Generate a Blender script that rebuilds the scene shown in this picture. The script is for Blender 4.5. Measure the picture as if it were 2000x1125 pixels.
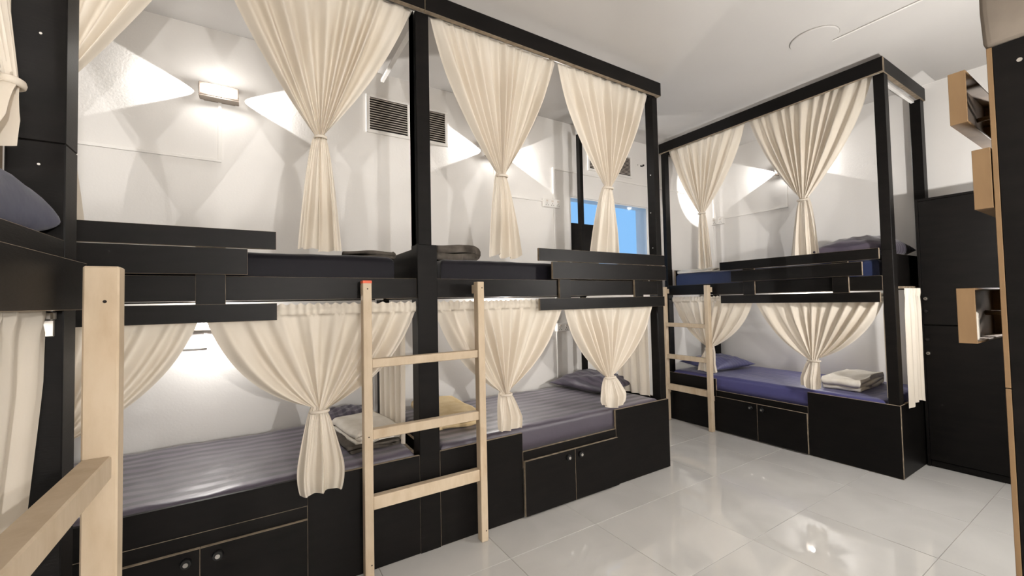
import bpy, bmesh, math, random
from mathutils import Vector, Matrix

random.seed(7)
S = bpy.context.scene
COL = S.collection
for o in list(bpy.data.objects):
    bpy.data.objects.remove(o)

# ------------------------------------------------------------------ camera
H = 1.35
cam_d = bpy.data.cameras.new('camera')
cam = bpy.data.objects.new('camera', cam_d)
COL.objects.link(cam)
S.camera = cam
cam_d.sensor_fit = 'HORIZONTAL'
cam_d.sensor_width = 36.0
cam_d.lens = 36.0 * 814.5 / 2000.0
cam_d.clip_start = 0.02
yaw, pitch, roll = math.radians(31.919), math.radians(1.8007), math.radians(-1.1865)
fw = Vector((math.sin(yaw) * math.cos(pitch), math.cos(yaw) * math.cos(pitch), math.sin(pitch)))
r0 = Vector((math.cos(yaw), -math.sin(yaw), 0))
u0 = r0.cross(fw)
rr = math.cos(roll) * r0 + math.sin(roll) * u0
uu = -math.sin(roll) * r0 + math.cos(roll) * u0
cam.matrix_world = Matrix(((rr.x, uu.x, -fw.x, 0), (rr.y, uu.y, -fw.y, 0), (rr.z, uu.z, -fw.z, H), (0, 0, 0, 1)))

# ------------------------------------------------------------------ world, exposure
W = bpy.data.worlds.new('world')
S.world = W
W.use_nodes = True
wn = W.node_tree.nodes
wn['Background'].inputs['Color'].default_value = (0.235, 0.50, 0.87, 1)
wn['Background'].inputs['Strength'].default_value = 0.95
S.view_settings.view_transform = 'Standard'
S.view_settings.look = 'None'
S.view_settings.gamma = 1.0
S.view_settings.use_curve_mapping = False
S.view_settings.exposure = 0.25
S.cycles.max_bounces = 10
S.cycles.diffuse_bounces = 7
S.cycles.glossy_bounces = 4
S.cycles.transmission_bounces = 6
S.cycles.sample_clamp_indirect = 6.0
S.cycles.caustics_reflective = False
S.cycles.caustics_refractive = False

LAMP_COL = (1.0, 0.968, 0.93)
P_FRONT = 34.0      # watts out of a lamp's front windows
P_SIDE = 46.0        # watts of each side beam
LAMP_LOW = 0.36
LAMP_UP = 0.07      # open glow of the upper tier lamps
LAMP_ROOM = 8.0     # lamps out of view, most of them added to fill the open room

# ------------------------------------------------------------------ node helpers
def new_mat(name):
    m = bpy.data.materials.new(name)
    m.use_nodes = True
    nt = m.node_tree
    return m, nt, nt.nodes['Principled BSDF']

def N(nt, typ, **kw):
    n = nt.nodes.new(typ)
    for k, v in kw.items():
        setattr(n, k, v)
    return n

def ramp(nt, fac, stops):
    r = N(nt, 'ShaderNodeValToRGB')
    els = r.color_ramp.elements
    while len(els) < len(stops):
        els.new(0.5)
    for e, (p, c) in zip(els, stops):
        e.position = p
        e.color = (*c, 1)
    nt.links.new(fac, r.inputs['Fac'])
    return r.outputs['Color']

def noise(nt, scale, detail=4, coord='Object', stretch=None, rough=0.5):
    tc = N(nt, 'ShaderNodeTexCoord')
    src = tc.outputs[coord]
    if stretch:
        mp = N(nt, 'ShaderNodeMapping')
        mp.inputs['Scale'].default_value = stretch
        nt.links.new(src, mp.inputs['Vector'])
        src = mp.outputs['Vector']
    n = N(nt, 'ShaderNodeTexNoise')
    n.inputs['Scale'].default_value = scale
    n.inputs['Detail'].default_value = detail
    n.inputs['Roughness'].default_value = rough
    nt.links.new(src, n.inputs['Vector'])
    return n.outputs['Fac']

def bump(nt, bs, fac, strength, dist=0.002):
    b = N(nt, 'ShaderNodeBump')
    b.inputs['Strength'].default_value = strength
    b.inputs['Distance'].default_value = dist
    nt.links.new(fac, b.inputs['Height'])
    nt.links.new(b.outputs['Normal'], bs.inputs['Normal'])

def simple(name, c1, c2=None, rough=0.5, scale=6, spec=0.5, metal=0.0, stretch=None, bmp=0.0, bscale=None):
    m, nt, bs = new_mat(name)
    bs.inputs['Roughness'].default_value = rough
    bs.inputs['Specular IOR Level'].default_value = spec
    bs.inputs['Metallic'].default_value = metal
    if c2 is None:
        c2 = tuple(min(1, x * 1.12) for x in c1)
    f = noise(nt, scale, stretch=stretch)
    nt.links.new(ramp(nt, f, [(0.3, c1), (0.7, c2)]), bs.inputs['Base Color'])
    if bmp:
        bump(nt, bs, noise(nt, bscale or scale * 8, stretch=stretch), bmp)
    return m

def emit(name, col, strength):
    m, nt, bs = new_mat(name)
    bs.inputs['Base Color'].default_value = (0.8, 0.8, 0.78, 1)
    bs.inputs['Emission Color'].default_value = (*col, 1)
    bs.inputs['Emission Strength'].default_value = strength
    return m

M = {}
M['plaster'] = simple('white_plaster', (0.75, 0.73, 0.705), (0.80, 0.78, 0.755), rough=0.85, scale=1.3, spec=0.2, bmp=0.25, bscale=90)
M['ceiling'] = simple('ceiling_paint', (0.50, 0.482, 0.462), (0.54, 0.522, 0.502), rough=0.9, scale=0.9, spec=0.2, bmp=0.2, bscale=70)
M['black'] = simple('black_laminate', (0.0035, 0.0032, 0.003), (0.0065, 0.0055, 0.005), rough=0.42, scale=5, spec=0.12, stretch=(1, 1, 6), bmp=0.12, bscale=60)
M['edge'] = simple('raw_board_edge', (0.15, 0.115, 0.08), (0.28, 0.225, 0.165), rough=0.8, scale=25, spec=0.2, stretch=(1, 1, 1))
M['pine'] = None
M['ply'] = simple('plywood', (0.15, 0.088, 0.042), (0.23, 0.145, 0.072), rough=0.65, scale=9, spec=0.3, stretch=(1, 1, 0.25), bmp=0.1)
M['white_plastic'] = simple('white_plastic', (0.78, 0.76, 0.73), (0.82, 0.80, 0.77), rough=0.4, scale=3)
M['dark_void'] = simple('dark_void', (0.012, 0.008, 0.006), rough=0.9)
M['steel'] = simple('brushed_steel', (0.62, 0.60, 0.57), rough=0.3, metal=1.0, scale=40)
M['black_metal'] = simple('black_metal', (0.02, 0.02, 0.02), rough=0.3, metal=0.6)
M['dark_blanket'] = simple('dark_grey_blanket', (0.055, 0.047, 0.04), (0.12, 0.105, 0.09), rough=0.95, scale=14, spec=0.1, bmp=0.6, bscale=120)
M['cream_blanket'] = simple('cream_blanket', (0.60, 0.45, 0.25), (0.74, 0.60, 0.38), rough=0.95, scale=12, spec=0.1, bmp=0.6, bscale=160)
M['white_towel'] = simple('white_towel', (0.66, 0.61, 0.53), (0.78, 0.74, 0.67), rough=0.95, scale=12, spec=0.1, bmp=0.6, bscale=160)
M['grey_cloth'] = simple('grey_brown_cloth', (0.15, 0.125, 0.10), (0.24, 0.205, 0.17), rough=0.9, scale=5, spec=0.2, bmp=0.5, bscale=30)
M['red_paint'] = simple('red_paint', (0.62, 0.09, 0.04), (0.75, 0.16, 0.08), rough=0.6)
M['grey_metal'] = simple('warm_grey_metal', (0.30, 0.25, 0.21), rough=0.45, metal=0.3)
M['lens'] = emit('lamp_lens', (1.0, 0.96, 0.90), 3.2)
M['lens_side'] = emit('lamp_side_lens', (1.0, 0.96, 0.9), 5.0)

def make_pine():
    m, nt, bs = new_mat('raw_pine')
    bs.inputs['Roughness'].default_value = 0.62
    bs.inputs['Specular IOR Level'].default_value = 0.3
    tc = N(nt, 'ShaderNodeTexCoord')
    g = noise(nt, 14, 6, 'Object', (1.6, 1.6, 0.5), 0.6)
    k = noise(nt, 5, 3, 'Object', (1, 1, 0.6))
    c = ramp(nt, g, [(0.3, (0.41, 0.315, 0.21)), (0.62, (0.53, 0.43, 0.315))])
    mix = N(nt, 'ShaderNodeMix', data_type='RGBA')
    mix.inputs['Factor'].default_value = 0.35
    kk = ramp(nt, k, [(0.30, (0.36, 0.235, 0.13)), (0.50, (0.54, 0.445, 0.33))])
    nt.links.new(c, mix.inputs[6]); nt.links.new(kk, mix.inputs[7])
    nt.links.new(mix.outputs[2], bs.inputs['Base Color'])
    bump(nt, bs, g, 0.25)
    return m
M['pine'] = make_pine()

def make_sheet(name, lo, hi, axis, period, width_sharp=(0.35, 0.65), spec=0.3):
    """satin stripe: woven bands along one axis"""
    m, nt, bs = new_mat(name)
    tc = N(nt, 'ShaderNodeTexCoord')
    sp = N(nt, 'ShaderNodeSeparateXYZ')
    nz = N(nt, 'ShaderNodeTexNoise'); nz.inputs['Scale'].default_value = 3.0
    nt.links.new(tc.outputs['Object'], nz.inputs['Vector'])
    nt.links.new(tc.outputs['Object'], sp.inputs['Vector'])
    ad = N(nt, 'ShaderNodeMath', operation='MULTIPLY_ADD')
    nt.links.new(nz.outputs['Fac'], ad.inputs[0]); ad.inputs[1].default_value = 0.022
    nt.links.new(sp.outputs[axis], ad.inputs[2])
    mu = N(nt, 'ShaderNodeMath', operation='MULTIPLY'); mu.inputs[1].default_value = 2 * math.pi / period
    nt.links.new(ad.outputs[0], mu.inputs[0])
    sn = N(nt, 'ShaderNodeMath', operation='SINE'); nt.links.new(mu.outputs[0], sn.inputs[0])
    h = N(nt, 'ShaderNodeMath', operation='MULTIPLY_ADD'); h.inputs[1].default_value = 0.5; h.inputs[2].default_value = 0.5
    nt.links.new(sn.outputs[0], h.inputs[0])
    nt.links.new(ramp(nt, h.outputs[0], [(width_sharp[0], lo), (width_sharp[1], hi)]), bs.inputs['Base Color'])
    rg = ramp(nt, h.outputs[0], [(width_sharp[0], (0.52,) * 3), (width_sharp[1], (0.40,) * 3)])
    nt.links.new(rg, bs.inputs['Roughness'])
    bs.inputs['Sheen Weight'].default_value = 0.15
    bs.inputs['Specular IOR Level'].default_value = spec
    wr = noise(nt, 7, 4, 'Object', (1, 2.2, 1) if axis == 'Y' else (2.2, 1, 1))
    bump(nt, bs, wr, 0.35, 0.012)
    return m
M['sheet_plum'] = make_sheet('plum_striped_sheet', (0.040, 0.031, 0.048), (0.105, 0.088, 0.118), 'Y', 0.084, (.25, .75), .85)
M['sheet_navy'] = make_sheet('navy_striped_sheet', (0.0045, 0.004, 0.007), (0.007, 0.006, 0.010), 'Y', 0.066, spec=0.12)
M['sheet_blue'] = make_sheet('blue_violet_sheet', (0.044, 0.043, 0.140), (0.056, 0.055, 0.165), 'X', 0.066)
M['sheet_royal'] = make_sheet('royal_blue_sheet', (0.012, 0.020, 0.062), (0.016, 0.026, 0.078), 'X', 0.066)
M['pillow_plum'] = make_sheet('plum_pillow', (0.038, 0.031, 0.048), (0.070, 0.058, 0.082), 'X', 0.05)
M['pillow_blue'] = make_sheet('blue_pillow', (0.045, 0.045, 0.12), (0.055, 0.055, 0.14), 'X', 0.05)
M['pillow_navy'] = make_sheet('navy_pillow', (0.016, 0.019, 0.050), (0.020, 0.024, 0.060), 'X', 0.05)

def make_curtain_mat():
    m, nt, bs = new_mat('cream_linen')
    bs.inputs['Roughness'].default_value = 0.9
    bs.inputs['Specular IOR Level'].default_value = 0.12
    f = noise(nt, 9, 5, 'Object', (1, 1, 0.3))
    c = ramp(nt, f, [(0.3, (0.72, 0.655, 0.56)), (0.7, (0.79, 0.73, 0.645))])
    nt.links.new(c, bs.inputs['Base Color'])
    bump(nt, bs, noise(nt, 420, 2, 'Object', (1, 1, 0.6)), 0.12, 0.001)
    tr = N(nt, 'ShaderNodeBsdfTranslucent')
    tr.inputs['Color'].default_value = (0.80, 0.71, 0.58, 1)
    mx = N(nt, 'ShaderNodeMixShader'); mx.inputs['Fac'].default_value = 0.26
    nt.links.new(bs.outputs[0], mx.inputs[1]); nt.links.new(tr.outputs[0], mx.inputs[2])
    nt.links.new(mx.outputs[0], nt.nodes['Material Output'].inputs['Surface'])
    return m
M['curtain'] = make_curtain_mat()

def make_tile():
    m, nt, bs = new_mat('polished_cream_tile')
    oi = N(nt, 'ShaderNodeObjectInfo')
    tc = N(nt, 'ShaderNodeTexCoord')
    va = N(nt, 'ShaderNodeVectorMath', operation='ADD')
    sc = N(nt, 'ShaderNodeVectorMath', operation='SCALE'); sc.inputs['Scale'].default_value = 13.0
    cb = N(nt, 'ShaderNodeCombineXYZ')
    nt.links.new(oi.outputs['Random'], cb.inputs[0]); nt.links.new(oi.outputs['Random'], cb.inputs[1])
    nt.links.new(cb.outputs[0], sc.inputs[0])
    nt.links.new(tc.outputs['Object'], va.inputs[0]); nt.links.new(sc.outputs[0], va.inputs[1])
    n = N(nt, 'ShaderNodeTexNoise'); n.inputs['Scale'].default_value = 2.4; n.inputs['Detail'].default_value = 6
    n.inputs['Distortion'].default_value = 0.8
    nt.links.new(va.outputs[0], n.inputs['Vector'])
    c = ramp(nt, n.outputs['Fac'], [(0.3, (0.49, 0.477, 0.455)), (0.7, (0.55, 0.537, 0.515))])
    nt.links.new(c, bs.inputs['Base Color'])
    bs.inputs['Roughness'].default_value = 0.04
    bs.inputs['Specular IOR Level'].default_value = 0.6
    return m
M['tile'] = make_tile()
M['grout'] = simple('grout', (0.34, 0.31, 0.27), rough=0.9)

def make_glass():
    m, nt, bs = new_mat('window_glass')
    tb = N(nt, 'ShaderNodeBsdfTransparent')
    gl = N(nt, 'ShaderNodeBsdfGlossy'); gl.inputs['Roughness'].default_value = 0.02
    mx = N(nt, 'ShaderNodeMixShader')
    mx.inputs['Fac'].default_value = 0.008
    nt.links.new(tb.outputs[0], mx.inputs[1]); nt.links.new(gl.outputs[0], mx.inputs[2])
    nt.links.new(mx.outputs[0], nt.nodes['Material Output'].inputs['Surface'])
    return m
M['glass'] = make_glass()

# ------------------------------------------------------------------ object helpers
def empty(name, loc, label=None, cat=None, group=None):
    o = bpy.data.objects.new(name, None)
    o.empty_display_size = 0.1
    COL.objects.link(o)
    o.location = loc
    if label: o['label'] = label
    if cat: o['category'] = cat
    if group: o['group'] = group
    return o

def tag(o, label, cat, group=None):
    o['label'] = label; o['category'] = cat
    if group: o['group'] = group
    return o

def link(name, me, parent=None, loc=(0, 0, 0)):
    o = bpy.data.objects.new(name, me)
    COL.objects.link(o)
    o.location = loc
    if parent: o.parent = parent
    return o

def wpos(p):
    """world position of a parent chain (translations only)"""
    v = Vector((0, 0, 0))
    while p is not None:
        v += p.location
        p = p.parent
    return v

def finish(bm, name, mats, parent=None, loc=None, smooth=False):
    """bm is in world coordinates; store it relative to loc (default: the parent's origin)"""
    base = wpos(parent) if parent else Vector((0, 0, 0))
    if loc is None:
        loc_w = base if parent else Vector((0, 0, 0))
    else:
        loc_w = Vector(loc)
    bmesh.ops.translate(bm, verts=bm.verts, vec=-loc_w)
    bmesh.ops.recalc_face_normals(bm, faces=bm.faces)
    me = bpy.data.meshes.new(name)
    bm.to_mesh(me); bm.free()
    for m in (mats if isinstance(mats, (list, tuple)) else [mats]):
        me.materials.append(m)
    if smooth:
        for p in me.polygons: p.use_smooth = True
    return link(name, me, parent, loc_w - base)

def add_box(bm, lo, hi, mi=0, bev=0.0, seg=1):
    lo2 = [min(a, b) for a, b in zip(lo, hi)]; hi2 = [max(a, b) for a, b in zip(lo, hi)]
    t = bmesh.new()
    v = [t.verts.new((x, y, z)) for x in (lo2[0], hi2[0]) for y in (lo2[1], hi2[1]) for z in (lo2[2], hi2[2])]
    for f in ((0, 1, 3, 2), (4, 6, 7, 5), (0, 4, 5, 1), (2, 3, 7, 6), (0, 2, 6, 4), (1, 5, 7, 3)):
        t.faces.new([v[i] for i in f])
    if bev:
        bmesh.ops.bevel(t, geom=list(t.edges), offset=bev, segments=seg, affect='EDGES', profile=0.5)
    bmesh.ops.recalc_face_normals(t, faces=t.faces)
    for f in t.faces: f.material_index = mi
    tmp = bpy.data.meshes.new('tmp'); t.to_mesh(tmp); t.free()
    bm.from_mesh(tmp); bpy.data.meshes.remove(tmp)

def box(name, lo, hi, mat, parent=None, bev=0.0015, loc=None, seg=1, smooth=False):
    bm = bmesh.new(); add_box(bm, lo, hi, 0, bev, seg)
    return finish(bm, name, mat, parent, loc, smooth)

def board(name, lo, hi, thin, parent=None, bev=0.001, mats=None):
    """laminate board: black on its two broad faces (normal along axis thin), raw on its edges"""
    bm = bmesh.new(); add_box(bm, lo, hi, 0, bev)
    bm.normal_update()
    for f in bm.faces:
        f.material_index = 0 if abs(f.normal[thin]) > 0.9 else 1
    return finish(bm, name, mats or [M['black'], M['edge']], parent)

def cyl_bm(bm, p, q, r, n=16, mi=0, r2=None):
    p, q = Vector(p), Vector(q)
    d = q - p
    rot = d.to_track_quat('Z', 'Y').to_matrix().to_4x4()
    mat = Matrix.Translation((p + q) / 2) @ rot
    res = bmesh.ops.create_cone(bm, cap_ends=True, segments=n, radius1=r, radius2=r if r2 is None else r2, depth=d.length, matrix=mat)
    for v in res['verts']:
        for f in v.link_faces: f.material_index = mi

def cyl(name, p, q, r, mat, parent=None, n=16, r2=None):
    bm = bmesh.new(); cyl_bm(bm, p, q, r, n, 0, r2)
    o = finish(bm, name, mat, parent)
    for po in o.data.polygons: po.use_smooth = len(po.vertices) == 4
    return o

# ------------------------------------------------------------------ room shell
WY, WX, LX, FY, CZ = 3.25, 4.95, -1.30, -2.6, 3.15
PX, PY = 1.98, 0.05          # a partition stands on the right of the camera
def struct(o):
    o['kind'] = 'structure'; return o

WIN = (2.745, 3.905, 1.45, 2.405)
bm = bmesh.new()
add_box(bm, (LX - .15, WY, -.02), (WIN[0], WY + .18, CZ + .02))
add_box(bm, (WIN[1], WY, -.02), (WX + .15, WY + .18, CZ + .02))
add_box(bm, (WIN[0], WY, -.02), (WIN[1], WY + .18, WIN[2]))
add_box(bm, (WIN[0], WY, WIN[3]), (WIN[1], WY + .18, CZ + .02))
struct(finish(bm, 'wall_back', M['plaster']))
struct(box('wall_right', (WX, FY, -.02), (WX + .15, WY, CZ + .02), M['plaster'], bev=0))
struct(box('wall_left', (LX - .15, FY, -.02), (LX, WY, CZ + .02), M['plaster'], bev=0))
struct(box('wall_front', (LX - .15, FY - .15, -.02), (WX + .15, FY, CZ + .02), M['plaster'], bev=0))
struct(box('wall_partition', (PX, PY - .1, 0), (WX, PY, CZ), M['plaster'], bev=0))
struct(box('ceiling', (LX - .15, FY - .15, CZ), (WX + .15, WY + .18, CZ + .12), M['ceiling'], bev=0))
floor = struct(box('floor', (LX - .15, FY - .15, -.12), (WX + .15, WY + .18, -.004), M['grout'], bev=0))

tile_meshes = {}
def tile_mesh(w, d):
    k = (round(w, 3), round(d, 3))
    if k not in tile_meshes:
        bm = bmesh.new(); add_box(bm, (-w / 2 + .0011, -d / 2 + .0011, -.010), (w / 2 - .0011, d / 2 - .0011, 0), 0, .0012)
        me = bpy.data.meshes.new('tile'); bm.to_mesh(me); bm.free(); me.materials.append(M['tile'])
        tile_meshes[k] = me
    return tile_meshes[k]
rt = random.Random(3)
xs = sorted({LX, WX} | {x for x in [1.752 + .602 * k for k in range(-8, 8)] if LX < x < WX})
ys = sorted({FY, WY} | {y for y in [1.309 + .604 * k for k in range(-8, 6)] if FY < y < WY})
for x0, x1 in zip(xs, xs[1:]):
    for y0, y1 in zip(ys, ys[1:]):
        t = link('tile', tile_mesh(x1 - x0, y1 - y0), floor, ((x0 + x1) / 2, (y0 + y1) / 2, 0))
        t.rotation_euler = (math.radians(rt.uniform(-.10, .10)), math.radians(rt.uniform(-.10, .10)), 0)

# window in the back wall: white frame, panes, dark board in the lower left
w0, w1, z0, z1 = WIN
bm = bmesh.new()
fy0, fy1 = WY + .012, WY + .045
add_box(bm, (w0, fy0, z0), (w0 + .012, fy1, z1)); add_box(bm, (w1 - .012, fy0, z0), (w1, fy1, z1))
add_box(bm, (w0 + .012, fy0, z0), (w1 - .012, fy1, z0 + .012)); add_box(bm, (w0 + .012, fy0, z1 - .012), (w1 - .012, fy1, z1))
win = struct(finish(bm, 'window_1', M['white_plastic'], loc=((w0 + w1) / 2, fy0, z0)))
box('pane', (w0 + .012, fy0 + .015, z0 + .012), (w1 - .012, fy0 + .021, z1 - .012), M['glass'], win, bev=0)
box('dark_board', (w0 + .0, WY - .010, z0), (w0 + .36, WY + .010, 2.131), M['black'], win)

# ------------------------------------------------------------------ wall lamps
def arealight(name, loc, direction, sx, sy, power, parent, col=LAMP_COL):
    d = bpy.data.lights.new(name, 'AREA'); d.shape = 'RECTANGLE'; d.size = sx; d.size_y = sy
    d.energy = power; d.color = col
    o = bpy.data.objects.new(name, d); COL.objects.link(o)
    o.parent = parent
    o.location = Vector(loc) - wpos(parent)
    o.rotation_euler = Vector(direction).to_track_quat('-Z', 'Y').to_euler()
    return o

def spot(name, loc, direction, power, half, parent, blend=0.12, col=LAMP_COL):
    d = bpy.data.lights.new(name, 'SPOT'); d.energy = power; d.color = col
    d.spot_size = math.radians(half * 2); d.spot_blend = blend; d.shadow_soft_size = 0.006
    o = bpy.data.objects.new(name, d); COL.objects.link(o)
    o.parent = parent
    o.location = Vector(loc) - wpos(parent)
    o.rotation_euler = Vector(direction).to_track_quat('-Z', 'Y').to_euler()
    return o

def wall_lamp(c, n, label, k=1.0, side=1.0, front=1.0):
    """twin wall light: c = centre on the wall, n = wall normal (into the room); it throws a fan to either side"""
    n = Vector(n); t = Vector((0, 0, 1)).cross(n); c = Vector(c)
    L = empty('wall_lamp', c, label, 'lamp', 'twin wall lamps')
    def bx(name, a0, a1, d0, d1, zz0, zz1, mat, parent=None, bev=0.003):
        p = c + t * a0 + n * d0 + Vector((0, 0, zz0)); q = c + t * a1 + n * d1 + Vector((0, 0, zz1))
        return box(name, p, q, mat, parent or L, bev)
    bx('back_plate', -.085, .085, .001, .010, -.045, .045, M['grey_metal'])
    bx('housing_top', -.105, .105, .010, .075, .036, .045, M['grey_metal'])
    bx('housing_bottom', -.105, .105, .010, .075, -.045, -.036, M['grey_metal'])
    bx('divider', -.012, .012, .010, .079, -.0355, .0355, M['grey_metal'])
    for s in (-1, 1):
        bx('front_frame', s * .0125, s * .105, .066, .077, -.0355, -.024, M['grey_metal'])
        bx('side_frame', s * .095, s * .105, .050, .077, -.0235, .0355, M['grey_metal'])
        bm = bmesh.new()
        p = c + t * (s * .014) + n * .060 + Vector((0, 0, -.0235)); q = c + t * (s * .0945) + n * .068 + Vector((0, 0, .034))
        add_box(bm, p, q, 0, .003, 2)
        finish(bm, 'lens', M['lens'], L)
        spot('side_beam', c + t * (s * .100) + n * .024, t * s, P_SIDE * k * side, 27.5, L)
    d = bpy.data.lights.new('glow', 'POINT'); d.energy = P_FRONT * k * front; d.color = LAMP_COL; d.shadow_soft_size = .028
    o = bpy.data.objects.new('glow', d); COL.objects.link(o); o.parent = L; o.location = n * .135
    return L

LZ = 2.715
wall_lamp((-.178, WY, LZ), (0, -1, 0), 'twin wall lamp glowing on the back wall over the left bed, nearest the camera', 1, 1, LAMP_UP)
wall_lamp((1.86, WY, 2.69), (0, -1, 0), 'twin wall lamp on the back wall hidden behind the middle tied curtain', 1, 1, LAMP_UP)
wall_lamp((WX, 2.215, LZ), (-1, 0, 0), 'twin wall lamp on the right wall beside the far bunk curtain knot', 1, 1, LAMP_UP)
wall_lamp((-.215, WY, 1.255), (0, -1, 0), 'small bright lamp under the upper bed board on the back wall', LAMP_LOW, .4, 1.0)
wall_lamp((1.86, WY, 1.25), (0, -1, 0), 'lower tier wall lamp behind the tied curtain of the middle bed', LAMP_LOW, .4, 1.0)
wall_lamp((WX, 2.05, 1.25), (-1, 0, 0), 'lower tier wall lamp on the right wall behind the far bunk', LAMP_LOW, .4, 1.0)
wall_lamp((2.10, PY, 2.40), (0, 1, 0), 'wall lamp on the partition beside the near dark locker', LAMP_ROOM * .54, .15)
wall_lamp((3.25, PY, 1.70), (0, 1, 0), 'added fill lamp on the partition beyond the near cabinet, facing the aisle', LAMP_ROOM * .30, .1)  # unseen lamp, added to brighten the right bunk front and the floor
wall_lamp((LX, .25, LZ), (1, 0, 0), 'wall lamp on the left wall inside the nearest bunk', 1, 1, LAMP_UP)
wall_lamp((.6, FY, 1.60), (0, 1, 0), 'added fill lamp on the front wall behind the camera', LAMP_ROOM * .7, .05)  # added fill light for the open room, never in view
wall_lamp((LX, -1.6, 1.60), (1, 0, 0), 'added fill lamp on the left wall behind the camera', LAMP_ROOM * .45, .1)  # second added fill behind the camera, lights the bunk fronts

# ------------------------------------------------------------------ bunk builder
class Axes:
    """u runs along the bed from its closed end, v into the bed from its front plane"""
    def __init__(s, o, du, dv):
        s.o, s.du, s.dv = Vector((*o, 0)), Vector((*du, 0)), Vector((*dv, 0))
        s.ua = 0 if abs(s.du.x) > .5 else 1
        s.va = 1 - s.ua
    def __call__(s, u, v, z):
        p = s.o + s.du * u + s.dv * v
        return Vector((p.x, p.y, z))

A2 = Axes((2.840, 2.215), (-1, 0), (0, 1))     # middle bunk
A1 = Axes((-1.186, 2.215), (1, 0), (0, 1))     # left bunk
AR = Axes((3.985, 1.110), (0, 1), (1, 0))      # right bunk
A3 = Axes((-.291, 1.210), (0, -1), (-1, 0))    # nearest bunk, far left
DEP = 0.95
BZ0, BZ1 = 3.003, 3.112

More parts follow.
